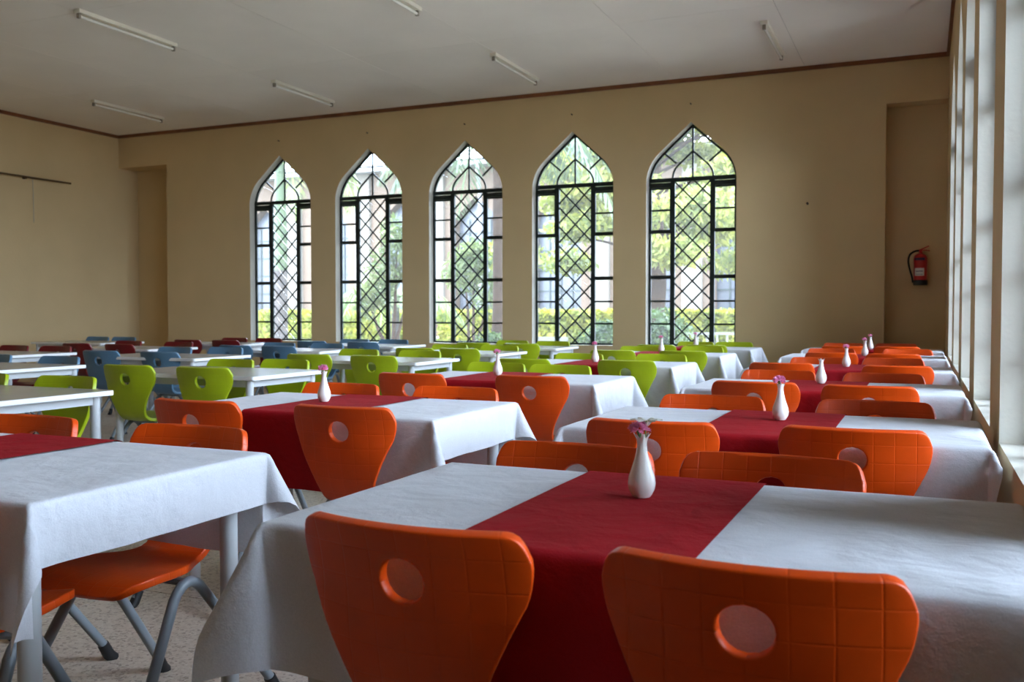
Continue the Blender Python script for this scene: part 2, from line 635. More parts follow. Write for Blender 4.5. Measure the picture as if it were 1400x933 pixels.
def window_meshes(half, D0=0.11):
    """local frame: x along wall, z up, y = depth into the wall; returns dict of meshes and pane list"""
    fr = lambda a, b, d: (a, d, b)
    D1 = D0 + 0.028
    h = half - 0.004
    zt = 2.745                       # transom
    zb = SILL
    mx = 0.243 * half / 0.545        # mullion offset
    out = {}
    # outer frame following the opening
    mb = MB()
    op = arch(h, zb + 0.004, ZS)
    inn = []
    w = 0.028
    cx_, cz_ = 0, 2.0
    ip = arch(h - w, zb + w, ZS, k=(1.288 * h - w * 1.25) / (1.288 * (h - w)))
    n = len(op)
    vs = [fr(a, b, D0) for a, b in op] + [fr(a, b, D0) for a, b in ip] + [fr(a, b, D1) for a, b in op] + [fr(a, b, D1) for a, b in ip]
    fs = []
    for i in range(n):
        j = (i + 1) % n
        fs += [(i, j, n + j, n + i), (2 * n + j, 2 * n + i, 3 * n + i, 3 * n + j), (n + i, n + j, 3 * n + j, 3 * n + i), (j, i, 2 * n + i, 2 * n + j)]
    mb.add(vs, fs)
    out['outer_frame'] = mb
    mb = MB()
    bar2(mb, (-h, zt), (h, zt), 0.05, D0 - 0.004, D1 + 0.004, fr)
    out['transom'] = mb
    for s in (-1, 1):
        mb = MB()
        bar2(mb, (s * mx, zb), (s * mx, zt), 0.055, D0 - 0.005, D1 + 0.004, fr)
        out['mullion' + str(s)] = mb
    # heights of bars measured on the photograph (top of sill .71 ... transom)
    H = [1.005, 1.29, 1.60, 2.135, 2.405]
    for s in (-1, 1):
        mb = MB()
        xa, xb = sorted((s * (mx + 0.02), s * (h - 0.02)))
        for z, ww in ((1.005, 0.014), (1.29, 0.014), (2.405, 0.014), (2.64, 0.014)):
            pass
        for z, ww in zip((0.985, 1.265, 1.56, 2.12, 2.38), (0.022, 0.022, 0.045, 0.045, 0.022)):
            bar2(mb, (xa, z), (xb, z), ww, D0 + 0.006, D0 + 0.020, fr)
        bar2(mb, (xa, 2.645), (xb, 2.645), 0.022, D0 + 0.006, D0 + 0.020, fr)
        out['side_bars' + str(s)] = mb
        # hung casement above
        mb = MB()
        for p, q in (((xa, 2.13), (xa, zt - 0.03)), ((xb - 0.0, 2.13), (xb - 0.0, zt - 0.03)), ((xa, zt - 0.06), (xb, zt - 0.06))):
            bar2(mb, p, q, 0.03 if p[0] == q[0] else 0.055, D0 - 0.008, D0 + 0.018, fr)
        out['casement' + str(s)] = mb
    # small inner arch and struts over the transom
    mb = MB()
    ia = arch(mx + 0.004, zt, zt + 0.02)[1:-1]
    ia = [(-mx, zt)] + ia + [(mx, zt)]
    for p, q in zip(ia[:-1], ia[1:]):
        bar2(mb, p, q, 0.022, D0 + 0.006, D0 + 0.020, fr)
    apex = max(b for a, b in op) - 0.02
    bar2(mb, (0, zt), (0, apex), 0.022, D0 + 0.006, D0 + 0.020, fr)
    for s in (-1, 1):
        bar2(mb, (s * (mx - 0.045), zt + 0.20), (s * (h - 0.125), zt + 0.385), 0.022, D0 + 0.006, D0 + 0.020, fr)
    out['tracery'] = mb
    # diamond lattice
    mb = MB()
    P = mx            # horizontal period of one diamond = half the central light
    Q = 0.247         # vertical period
    cells = []
    rect = [(-mx + 0.016, zb + 0.02), (mx - 0.016, zb + 0.02), (mx - 0.016, zt - 0.02), (-mx + 0.016, zt - 0.02)]
    span = zt - zb
    k = -3
    for sgn in (1, -1):
        for k in range(-12, 14):
            # line: (x)/(P/2) * (Q/2) * sgn + k*Q = zt - z
            pts = []
            x1, x2 = -mx, mx
            z1 = zt - (sgn * x1 / P * Q + k * Q)
            z2 = zt - (sgn * x2 / P * Q + k * Q)
            # clip to z range
            def cl(xa, za, xb, zb_, lo, hi):
                t0, t1 = 0.0, 1.0
                dz = zb_ - za
                ta, tb = (lo - za) / dz, (hi - za) / dz
                if ta > tb:
                    ta, tb = tb, ta
                t0, t1 = max(t0, ta), min(t1, tb)
                if t1 - t0 < 0.02:
                    return None
                return (xa + (xb - xa) * t0, za + dz * t0), (xa + (xb - xa) * t1, za + dz * t1)
            r = cl(x1, z1, x2, z2, zb, zt)
            if r:
                bar2(mb, r[0], r[1], 0.019, D0 + 0.010 + (0.003 if sgn > 0 else 0), D0 + 0.018, fr)
    out['lattice'] = mb
    # panes
    panes = []
    for i in range(-3, 4):
        for j in range(-1, 20):
            if (i + j) % 2:
                continue
            cx, cz = i * P / 2, zt - j * Q / 2
            poly = [(cx - P / 2, cz), (cx, cz - Q / 2), (cx + P / 2, cz), (cx, cz + Q / 2)]
            for a, b, c in ((1, 0, mx), (-1, 0, mx), (0, 1, zt), (0, -1, -zb)):
                poly = clip_poly(poly, a, b, c)
                if len(poly) < 3:
                    break
            if len(poly) >= 3:
                ar = 0.5 * abs(sum(poly[q][0] * poly[(q + 1) % len(poly)][1] - poly[(q + 1) % len(poly)][0] * poly[q][1] for q in range(len(poly))))
                if ar > 0.001:
                    panes.append(poly)
    zz = [zb, 0.985, 1.265, 1.56, 2.12, 2.38, 2.645, zt]
    for s in (-1, 1):
        xa, xb = sorted((s * mx, s * (h - 0.01)))
        for a, b in zip(zz[:-1], zz[1:]):
            panes.append([(xa, a), (xb, a), (xb, b), (xa, b)])
    # head lights: four panes split by centre bar and struts (fan) + two inner-arch halves
    head = arch(h - 0.012, zt, ZS)[1:-1]
    nh = len(head)
    mid = nh // 2
    iar = ia
    im = len(iar) // 2
    st = 4
    ist = 4
    half_i = iar[:im + 1]
    half_o = [(-h + 0.012, zt)] + head[:mid + 1]
    j_o = min(range(len(half_o)), key=lambda q: abs(half_o[q][0] + (h - 0.125)))
    j_i = min(range(len(half_i)), key=lambda q: abs(half_i[q][0] + (mx - 0.045)))
    for s in (1, -1):
        f = lambda L: [(a * s, b) for a, b in L]
        panes.append(f(half_i + [(0, zt)]))
        panes.append(f(half_o[:j_o + 1] + half_i[:j_i + 1][::-1]))
        panes.append(f(half_o[j_o:] + half_i[j_i:][::-1]))
    return out, panes


def make_window(n, loc, rz, half, meshes, pane_meshes, glass=None):
    w = empty('window_%d' % n, loc, rz)
    struct(w)
    for k, me in meshes.items():
        link(k.rstrip('-1'), me, w)
    if pane_meshes:
        for me in pane_meshes:
            link('pane', me, w)
    if glass:
        link('glass', glass, w)
    return w


wm, wp = window_meshes(HALF)
wme = {k: m.mesh(k.rstrip('-1'), M['steel']) for k, m in wm.items()}
FR = lambda a, b, c: (a, c, b)
pme = []
for p in wp:
    mb = MB()
    gx, gz = sum(a for a, b in p) / len(p), sum(b for a, b in p) / len(p)
    p = [(gx + (a - gx) * 0.98, gz + (b - gz) * 0.98) for a, b in p]
    mb.poly(p, 0.002, lambda a, b, c: (a, 0.124 + c, b))
    pme.append(mb.mesh('pane', M['glass']))
for i, x in enumerate(WIN_X):
    make_window(i + 1, (x, YB, 0), 0, HALF, wme, pme)
wm2, _ = window_meshes(RH, 0.12)
wme2 = {k: m.mesh(k.rstrip('-1'), M['steel']) for k, m in wm2.items()}
gl = MB().poly(arch(RH - 0.01, SILL + 0.005, ZS), 0.004, lambda a, b, c: (a, 0.136 + c, b)).mesh('glass', M['glass'])
for i, y in enumerate(RWIN_Y):
    make_window(6 + i, (XR, y, 0), -pi / 2, RH, wme2, None, gl)

# ------------------------------------------------------------------ dining chair
def catmull(P, n):
    P = [Vector(p) for p in P]
    out = []
    for i in range(len(P) - 1):
        p0, p1, p2, p3 = P[max(i - 1, 0)], P[i], P[i + 1], P[min(i + 2, len(P) - 1)]
        for k in range(n):
            t = k / n
            out.append(0.5 * ((2 * p1) + (p2 - p0) * t + (2 * p0 - 5 * p1 + 4 * p2 - p3) * t * t + (3 * p1 - p0 - 3 * p2 + p3) * t ** 3))
    out.append(P[-1])
    return out


CHAIR_TOP = 0.797


def shell_mesh():
    # side profile, chair faces +y : (y, z)
    prof = catmull([(0.200, 0.425), (0.172, 0.447), (0.10, 0.452), (0.0, 0.446), (-0.10, 0.443), (-0.165, 0.455),
                    (-0.205, 0.50), (-0.226, 0.575), (-0.240, 0.66), (-0.254, 0.74), (-0.272, 0.798)], 12)
    S = [0.0]
    for a, b in zip(prof[:-1], prof[1:]):
        S.append(S[-1] + (b - a).length)
    tot = S[-1]

    def at(s):
        s = min(max(s, 0), tot)
        i = max(0, min(len(S) - 2, np.searchsorted(S, s) - 1))
        t = (s - S[i]) / max(1e-9, S[i + 1] - S[i])
        return prof[i].lerp(prof[i + 1], t)

    def width(s):
        u = tot - s      # from the top
        xs = [0, .035, .075, .12, .17, .235, .27, .305, .35, .42, .50, .60, .70, tot]
        ws = [.206, .2105, .211, .199, .177, .146, .128, .115, .105, .118, .165, .195, .196, .185]
        w = float(np.interp(u, xs, ws))
        r = 0.032
        if u < r:
            w = w - r + math.sqrt(max(0, r * r - (r - u) ** 2))
        rf = 0.06
        if s < rf:
            w = w - rf + math.sqrt(max(0, rf * rf - (rf - s) ** 2))
        return w

    # smooth the piecewise width
    ss = np.linspace(0, tot, 400)
    wraw = np.array([width(s) for s in ss])

    def wfun(s):
        lo, hi = max(0.0, s - 0.03), min(tot, s + 0.03)
        d = min(s - lo, hi - s)
        if d < 0.001:
            return float(np.interp(s, ss, wraw))
        return float(np.mean(np.interp(np.linspace(s - d, s + d, 9), ss, wraw)))

    hs, hr = tot - 0.092, 0.039
    rows = list(np.concatenate([np.array([0.0, 0.006, 0.018, 0.035]), np.linspace(0.06, hs - 0.06, 26), np.linspace(hs - 0.045, hs + 0.045, 7),
                                np.array([hs + 0.06, tot - 0.02, tot - 0.010, tot - 0.004, tot])]))
    rows = sorted(set(round(float(r), 4) for r in rows))
    NC = 16
    ts = [-1 + 2 * k / NC for k in range(NC + 1)]
    i0 = min(range(len(rows)), key=lambda i: abs(rows[i] - (hs - 0.06)))
    i1 = min(range(len(rows)), key=lambda i: abs(rows[i] - (hs + 0.06)))
    c0, c1 = NC // 2 - 2, NC // 2 + 2

    def pos(a, s):
        p = at(s)
        d = at(min(s + 0.004, tot)) - at(max(s - 0.004, 0))
        d.normalize()
        nrm = Vector((d.y, -d.x))     # normal in the (y, z) plane, towards the sitter
        if s < 0.45:
            nrm = Vector((d.y, -d.x))
        k = min(1, max(0, (s - 0.40) / 0.22))
        lift = 0.042 * k * (a / 0.21) ** 2 + 0.010 * (1 - k) * (a / 0.2) ** 2 - 0.006 * (1 - k)
        # the sides of the back come forward (+y)
        return Vector((a, p[0] + lift * k, p[1] + lift * (1 - k)))

    bm = bmesh.new()
    uvl = bm.loops.layers.uv.new('UVMap')
    info = {}

    def vert(a, s):
        v = bm.verts.new(pos(a, s))
        info[v] = (a, s)
        return v
    G = {}
    for i, s in enumerate(rows):
        w = wfun(s)
        for j, t in enumerate(ts):
            if i0 < i < i1 and c0 < j < c1:
                continue
            if i0 <= i <= i1 and c0 <= j <= c1:
                a = t * 0.2
            else:
                a = t * w
            G[i, j] = vert(a, s)
    for i in range(len(rows) - 1):
        for j in range(NC):
            if i0 <= i < i1 and c0 <= j < c1:
                continue
            bm.faces.new((G[i, j], G[i, j + 1], G[i + 1, j + 1], G[i + 1, j]))
    ring = [(i0, j) for j in range(c0, c1)] + [(i, c1) for i in range(i0, i1)] + [(i1, j) for j in range(c1, c0, -1)] + [(i, c0) for i in range(i1, i0, -1)]
    outer = [G[k] for k in ring]
    prev = outer
    for f in (0.5, 1.0):
        cur = []
        for v in outer:
            a, s = info[v]
            an = math.atan2(s - hs, a)
            ta, tss = hr * math.cos(an), hs + hr * math.sin(an)
            cur.append(vert(a + (ta - a) * f, s + (tss - s) * f))
        for k in range(len(outer)):
            k2 = (k + 1) % len(outer)
            bm.faces.new((prev[k], prev[k2], cur[k2], cur[k]))
        prev = cur
    for f in bm.faces:
        for l in f.loops:
            a, s = info[l.vert]
            l[uvl].uv = (a + 0.028, s)
    bmesh.ops.recalc_face_normals(bm, faces=bm.faces)
    me = bpy.data.meshes.new('seat_shell_sheet')
    bm.to_mesh(me)
    bm.free()
    tmp = bpy.data.objects.new('seat_shell_sheet', me)
    col.objects.link(tmp)
    so = tmp.modifiers.new('thick', 'SOLIDIFY')
    so.thickness = 0.021
    so.offset = 0
    so.use_even_offset = True
    bv = tmp.modifiers.new('round', 'BEVEL')
    bv.width = 0.0085
    bv.segments = 3
    bv.limit_method = 'ANGLE'
    bv.angle_limit = math.radians(60)
    dg = bpy.context.evaluated_depsgraph_get()
    res = bpy.data.meshes.new_from_object(tmp.evaluated_get(dg))
    bpy.data.objects.remove(tmp)
    res.name = 'seat_shell'
    for p in res.polygons:
        p.use_smooth = True
    return res


SHELL = shell_mesh()
SHELL.materials.clear()
SHELL.materials.append(M['orange'])


def leg_path(s):
    top = Vector((s * 0.172, -0.02, 0.422))
    ff = Vector((s * 0.215, 0.235, 0.03))
    rf = Vector((s * 0.215, -0.335, 0.03))
    pts = [ff, ff.lerp(top + Vector((0, 0.045, -0.015)), 0.5)]
    a, b = top + Vector((0, 0.052, -0.045)), top + Vector((0, -0.06, -0.045))
    pts.append(a)
    for k in range(1, 8):
        t = k / 8
        c = top + Vector((0, 0, 0.03))
        pts.append(a * (1 - t) ** 2 + c * 2 * t * (1 - t) + b * t * t)
    pts += [b, b.lerp(rf, 0.5), rf]
    return pts


LEGS = {}
for s in (-1, 1):
    LEGS[s] = MB().tube(leg_path(s), 0.0145, 10).mesh('leg_frame', M['tube'], True)
FEET = []
for s in (-1, 1):
    p = leg_path(s)
    for a, b in ((p[0], p[1]), (p[-1], p[-2])):
        d = (b - a).normalized()
        e = a + d * 0.035
        bot = a - d * 0.03
        bot.z = 0.0
        FEET.append(MB().tube([(bot.x, bot.y, 0.0), (a.x, a.y, 0.018), tuple(e)], [0.019, 0.019, 0.0175], 10).mesh('foot', M['rubber'], True))
CROSS = MB().tube([(-0.172, -0.02, 0.412), (0.172, -0.02, 0.412)], 0.011, 8).box(-0.09, 0.09, -0.10, 0.07, 0.418, 0.432).mesh('seat_support', M['tube'])

ORD = ['first', 'second', 'third', 'fourth', 'fifth', 'sixth']
COLNAME = dict(orange='orange', green='lime green', blue='blue', red='dark red')
ROWNAME = dict(R='cloth row by window wall', M='middle cloth row', L='first bare row', N='second bare row', O='third bare row', F='far left corner row')


def chair(x, y, rz, colour, label):
    c = empty('dining_chair', (x, y, 0), rz)
    tag(c, label, 'chair', 'plastic dining chairs around the tables')
    sh = link('seat_shell', SHELL, c)
    sh.material_slots[0].link = 'OBJECT'
    sh.material_slots[0].material = M[colour]
    for s in (-1, 1):
        link('leg_frame', LEGS[s], c)
    for f in FEET:
        link('foot', f, c)
    link('seat_support', CROSS, c)
    return c


# ------------------------------------------------------------------ tables, cloths, runners, vases
HX, HY, ZT = 0.61, 0.37, 0.748


def rounded_slab(hx, hy, z0, z1, r=0.012):
    mb = MB()
    pr = [(0, z0 + 0.004), (r * 0.3, z0), ]
    bm = bmesh.new()
    bmesh.ops.create_cube(bm, size=1)
    for v in bm.verts:
        v.co = Vector((v.co.x * 2 * hx, v.co.y * 2 * hy, z0 + (v.co.z + 0.5) * (z1 - z0)))
    ve = [e for e in bm.edges if abs(e.verts[0].co.z - e.verts[1].co.z) > 1e-4]
    bmesh.ops.bevel(bm, geom=ve, offset=0.02, segments=3, affect='EDGES', profile=0.5)
    he = [e for e in bm.edges if e.calc_face_angle(0) > 1.0]
    bmesh.ops.bevel(bm, geom=he, offset=0.005, segments=2, affect='EDGES', profile=0.5)
    return bm


def slab_meshes():
    bm = rounded_slab(HX - 0.003, HY - 0.003, ZT - 0.026, ZT)
    me = bpy.data.meshes.new('tabletop')
    bm.to_mesh(me)
    bm.free()
    me.materials.append(M['laminate'])
    me.materials.append(M['edge'])
    for p in me.polygons:
        p.material_index = 0 if p.normal.z > 0.5 else 1
    return me


TOP = slab_meshes()
APRON = (MB().box(-HX + 0.06, HX - 0.06, -HY + 0.045, -HY + 0.07, ZT - 0.07, ZT - 0.028)
         .box(-HX + 0.06, HX - 0.06, HY - 0.07, HY - 0.045, ZT - 0.07, ZT - 0.028)
         .box(-HX + 0.07, -HX + 0.095, -HY + 0.06, HY - 0.06, ZT - 0.07, ZT - 0.028)
         .box(HX - 0.095, HX - 0.07, -HY + 0.06, HY - 0.06, ZT - 0.07, ZT - 0.028)).mesh('apron', M['frame'])
TLEG = MB().lathe([(0.022, 0.0), (0.024, 0.01), (0.024, ZT - 0.028)], 14).mesh('leg', M['frame'], True)


def table(x, y, rz, label):
    t = empty('dining_table', (x, y, 0), rz)
    tag(t, label, 'table', 'rectangular dining tables')
    link('tabletop', TOP, t)
    link('apron', APRON, t)
    for sx in (-1, 1):
        for sy in (-1, 1):
            link('leg', TLEG, t, (sx * (HX - 0.08), sy * (HY - 0.06), 0))
    return t


def bend(e, r):
    if e <= 0:
        return 0.0, 0.0
    q = pi * r / 2
    if e < q:
        th = e / r
        return r * math.sin(th), r * (1 - math.cos(th))
    return r, r + (e - q)


def drape(p, q, seed, off=0.0, z0=ZT + 0.0025, fold=0.40):
    """cloth coordinate (p, q) -> position draped over the table top"""
    hx, hy = HX - 0.004, HY - 0.004
    r = 0.010 + off
    ex, ey = max(0, abs(p) - hx), max(0, abs(q) - hy)
    sx, sy = (1 if p >= 0 else -1), (1 if q >= 0 else -1)
    bx, by = min(abs(p), hx), min(abs(q), hy)
    L = math.hypot(ex, ey)
    o, d = bend(L, r)
    x, y, z = bx, by, z0 + off
    if L > 0:
        cx, cy = ex / L, ey / L
        sn = 2 * cx * cy
        # free edge swings in vertical folds
        amp = 0.016 * min(1, L / 0.2)
        along = q * sy if cx > cy else p * sx
        fx = (p if cy >= cx else q)
        wv = noise.noise(Vector((fx * 5.5 + seed * 3.1, seed + (sx if cx > cy else 4 + sy), L * 1.5)))
        wv2 = noise.noise(Vector((fx * 13 + seed, seed * 2 + (sx if cx > cy else 4 + sy), L * 2.0)))
        o2 = o + amp * (0.5 + 1.1 * wv + 0.45 * wv2) * (1 - sn)
        tuck = (0.022 * cy * cy + 0.004 * cx * cx) * min(1, max(0, d - 0.03) / 0.12) * (1 - sn)
        o2 = max(o if d < 0.03 else o - 0.02, o2 - amp * 0.35) - tuck
        k = fold * (sn ** 0.9) * L
        x += (o2 + k) * cx + k * 0.25 * cx
        y += (o2 + k) * cy
        z -= d * (1 - 0.16 * sn)
    else:
        z += 0.0012 * noise.noise(Vector((p * 6 + seed, q * 6, seed))) + 0.0012
    return Vector((x * sx, y * sy, z))


def grid_mesh(name, us, vs_, f, m):
    V = [f(u, v) for v in vs_ for u in us]
    n = len(us)
    F = [(j * n + i, j * n + i + 1, (j + 1) * n + i + 1, (j + 1) * n + i) for j in range(len(vs_) - 1) for i in range(n - 1)]
    me = bpy.data.meshes.new(name)
    me.from_pydata([tuple(v) for v in V], [], F)
    me.materials.append(m)
    for p in me.polygons:
        p.use_smooth = True
    me.update()
    return me


def axis(lo, hi, h, step=0.035):
    """samples with extra lines at the fold at +-h"""
    a = list(np.arange(lo, hi, step)) + [hi]
    for s in (-1, 1):
        a += [s * (h + d) for d in (-0.006, -0.002, 0.005, 0.012, 0.02, 0.03)]
    a = sorted(v for v in a if lo <= v <= hi)
    out = [a[0]]
    for v in a[1:]:
        if v - out[-1] > 0.004:
            out.append(v)
    return out


def cloth(x, y, rz, label, seed, dl=0.15, dr=0.15, dn=0.28, df=0.28):
    rnd = random.Random(seed)
    sk = rnd.uniform(-0.02, 0.02)
    us = axis(-HX - dl, HX + dr, HX)
    vv = axis(-HY - dn, HY + df, HY)
    me = grid_mesh('tablecloth', us, vv, lambda p, q: drape(p, q, seed), M['cloth'])
    o = link('tablecloth', me, None, (x, y, 0))
    o.rotation_euler.z = rz
    return tag(o, label, 'tablecloth', 'white tablecloths')


def runner(x, y, rz, label, seed, cx=0.0, w=0.42, d=0.30):
    us = axis(cx - w / 2, cx + w / 2, 9)
    vv = axis(-HY - d, HY + d, HY)
    me = grid_mesh('table_runner', us, vv, lambda p, q: drape(p, q, seed, off=0.0045), M['runner'])
    o = link('table_runner', me, None, (x, y, 0))
    o.rotation_euler.z = rz
    return tag(o, label, 'table runner', 'maroon table runners')


VPROF = [(0.0, 0.0), (0.017, 0.0), (0.0205, 0.004), (0.0265, 0.016), (0.0285, 0.028), (0.0265, 0.042), (0.021, 0.058), (0.0155, 0.075), (0.0115, 0.092),
         (0.0098, 0.106), (0.0105, 0.116), (0.0135, 0.1235), (0.0150, 0.126), (0.0125, 0.1245), (0.0085, 0.114), (0.0075, 0.09), (0.0, 0.088)]


def vase_mesh(flute):
    n = 32
    vs, fs = [], []
    for r, z in VPROF:
        for k in range(n):
            a = 2 * pi * k / n
            e = max(0, (z - 0.104) / 0.022)
            ft = flute * e * e * math.cos(6 * a)
            rr = max(0.0003, r * (1 + 0.55 * ft))
            vs.append((rr * math.cos(a), rr * math.sin(a), z + 0.010 * ft * e))
    for i in range(len(VPROF) - 1):
        for k in range(n):
            k2 = (k + 1) % n
            fs.append((i * n + k, i * n + k2, (i + 1) * n + k2, (i + 1) * n + k))
    return MB().add(vs, fs).mesh('bud_vase', M['ceramic'], True)


VASES = [vase_mesh(0.0), vase_mesh(0.55)]


def carnation_mesh(seed, R=0.019):
    rnd = random.Random(seed)
    mb = MB()
    for k in range(46):
        th = math.acos(1 - rnd.random() * 1.35)
        ph = rnd.uniform(0, 2 * pi)
        d = Vector((math.sin(th) * math.cos(ph), math.sin(th) * math.sin(ph), math.cos(th) * 0.75))
        t = d.orthogonal().normalized()
        b = d.cross(t)
        a = rnd.uniform(0, 2 * pi)
        u = t * math.cos(a) + b * math.sin(a)
        v = d.cross(u)
        r = R * rnd.uniform(0.75, 1.05)
        w = R * 0.42
        p0 = d * r * 0.25
        p1 = d * r
        rim = [p1 + u * (w * (i / 2 - 1)) + d * (0.0016 * (-1) ** i) + v * (0.0018 * math.sin(i * 2.1 + k)) for i in range(5)]
        mb.add([p0 - u * w * 0.15, p0 + u * w * 0.15] + rim, [(0, 1, 6, 5), (0, 5, 4), (0, 4, 3, 2)])
    return mb


def flower(x, y, z, seed, label, s=1.0):
    f = empty('carnation', (x, y, z))
    tag(f, label, 'flower', 'pink flowers in the vases')
    me = carnation_mesh(seed, 0.017 * s).mesh('bloom', M['pink'], False)
    link('bloom', me, f, (0, 0, 0.012))
    MB().tube([(0, 0, -0.034), (0.001, 0.001, 0.004)], 0.0016, 6).build('stem', M['stem'], f)
    MB().lathe([(0.003, -0.004), (0.006, 0.004), (0.0065, 0.01)], 10).build('calyx', M['stem'], f)
    return f


def vase(x, y, label, kind, seed, fl=True, flab='', lean=(0, 0), fs=1.0):
    o = link('bud_vase', VASES[kind], None, (x, y, ZT + 0.0102))
    o.rotation_euler.z = seed
    tag(o, label, 'vase', 'white bud vases')
    if fl:
        flower(x + lean[0], y + lean[1], ZT + 0.0102 + 0.127, seed, flab, fs)
    return o


# table rows: centre x, centre y and the four chairs (near left, near right, far left, far right) as x, y of the top of the backrest
O, G, B_, D_ = 'orange', 'green', 'blue', 'red'
TABLES = [
    # row, x, y, clothed, vase (x, y, kind) , chairs
    ('R', -0.46, 1.745, (O, O, O, O), [(-0.752, 1.262), (-0.212, 1.243), (-0.80, 2.26), (-0.32, 2.265)]),
    ('R', -0.46, 3.295, (O, O, O, O), [(-0.77, 2.79), (-0.18, 2.84), (-0.77, 3.79), (-0.16, 3.80)]),
    ('R', -0.46, 5.03, (O, O, O, O), [(-0.74, 4.57), (-0.22, 4.52), (-0.75, 5.55), (-0.19, 5.51)]),
    ('R', -0.46, 6.77, (O, O, O, O), [(-0.85, 6.33), (-0.14, 6.27), (-0.69, 7.24), (-0.19, 7.33)]),
    ('R', -0.46, 8.57, (O, O, O, O), [(-0.69, 8.12), (-0.21, 8.04), (-0.76, 9.05), (-0.12, 9.14)]),
    ('R', -0.46, 10.15, (O, O, O, O), [(-0.71, 9.68), (-0.22, 9.70), (-0.77, 10.64), (-0.25, 10.70)]),
    ('M', -2.245, 1.69, (O, O, O, O), [None, (-1.905, 1.165, 0.35), (-2.63, 2.17), (-1.965, 2.17)]),
    ('M', -2.19, 3.275, (O, O, O, O), [(-2.55, 2.75), (-1.90, 2.78), (-2.49, 3.73), (-1.90, 3.75)]),
    ('M', -2.19, 5.03, (O, O, G, G), [(-2.57, 4.44), (-1.89, 4.52), (-2.57, 5.65), (-2.09, 5.57)]),
    ('M', -2.19, 6.71, (G, G, G, G), [(-2.62, 6.14), (-1.88, 6.23), (-2.53, 7.17), (-1.89, 7.30)]),
    ('M', -2.20, 8.42, (G, G, G, G), [(-2.50, 7.86), (-1.89, 7.93), (-2.51, 8.88), (-1.95, 9.08)]),
    ('M', -2.20, 9.95, (G, G, G, G), [(-2.49, 9.30), (-2.01, 9.46), (-2.32, 10.46), (-1.91, 10.52)]),
    ('L', -4.26, 3.08, (G, G, G, G), [None, None, (-4.73, 3.58), (-4.08, 3.57)]),
    ('L', -4.25, 4.85, (G, G, G, G), [(-4.62, 4.42), (-4.01, 4.42), (-4.48, 5.31), (-4.10, 5.43)]),
    ('L', -4.13, 6.60, (G, G, G, G), [(-4.48, 6.14), (-3.88, 6.14), (-4.63, 7.19), (-3.98, 7.14)]),
    ('L', -4.15, 8.10, (G, G, G, G), [(-4.33, 7.58), (-3.91, 7.66), (-4.46, 8.62), (-3.88, 8.58)]),
    ('L', -4.14, 9.58, (G, G, G, G), [(-4.49, 9.15), (-3.91, 9.12), (-4.39, 10.08), (-3.87, 10.04)]),
    ('N', -6.20, 4.65, (B_, B_, B_, B_), [None, None, (-6.74, 5.18), (-5.95, 5.13)]),
    ('N', -6.12, 6.39, (B_, B_, B_, B_), [(-6.55, 5.98), (-5.90, 6.00), (-6.48, 6.88), (-6.02, 7.05)]),
    ('N', -5.95, 7.92, (B_, B_, B_, B_), [(-6.33, 7.46), (-5.82, 7.49), (-6.41, 8.36), (-5.80, 8.38)]),
    ('N', -5.97, 9.35, (B_, B_, B_, B_), [(-6.46, 8.93), (-5.75, 8.90), (-6.38, 9.79), (-5.86, 9.84)]),
    ('O', -8.00, 6.16, (D_, D_, D_, D_), [None, None, (-8.32, 6.62), (-7.77, 6.64)]),
    ('O', -7.90, 7.68, (D_, D_, D_, D_), [(-8.28, 7.25), (-7.68, 7.26), (-8.40, 8.17), (-7.60, 8.12)]),
    ('O', -7.93, 9.20, (D_, D_, D_, D_), [(-8.13, 8.74), (-7.58, 8.77), (-8.12, 9.66), (-7.62, 9.72)]),
    ('F', -9.90, 8.90, (B_, B_, B_, B_), [None, None, (-10.20, 9.38), (-9.75, 9.40)]),
]
VASEPOS = {('R', 0): (-0.52, 1.845, 1), ('R', 1): (-0.45, 3.36, 0), ('R', 2): (-0.485, 5.16, 1), ('R', 3): (-0.475, 6.80, 0), ('R', 4): (-0.45, 8.58, 0), ('R', 5): (-0.475, 10.05, 0),
           ('M', 1): (-2.30, 3.28, 0), ('M', 2): (-2.31, 5.06, 0), ('M', 3): (-2.25, 6.69, 0), ('M', 4): (-2.24, 8.60, 0), ('M', 5): (-2.24, 10.05, 0)}
SEAT = ['near left', 'near right', 'far left', 'far right']
cnt = {}
rr = random.Random(4)
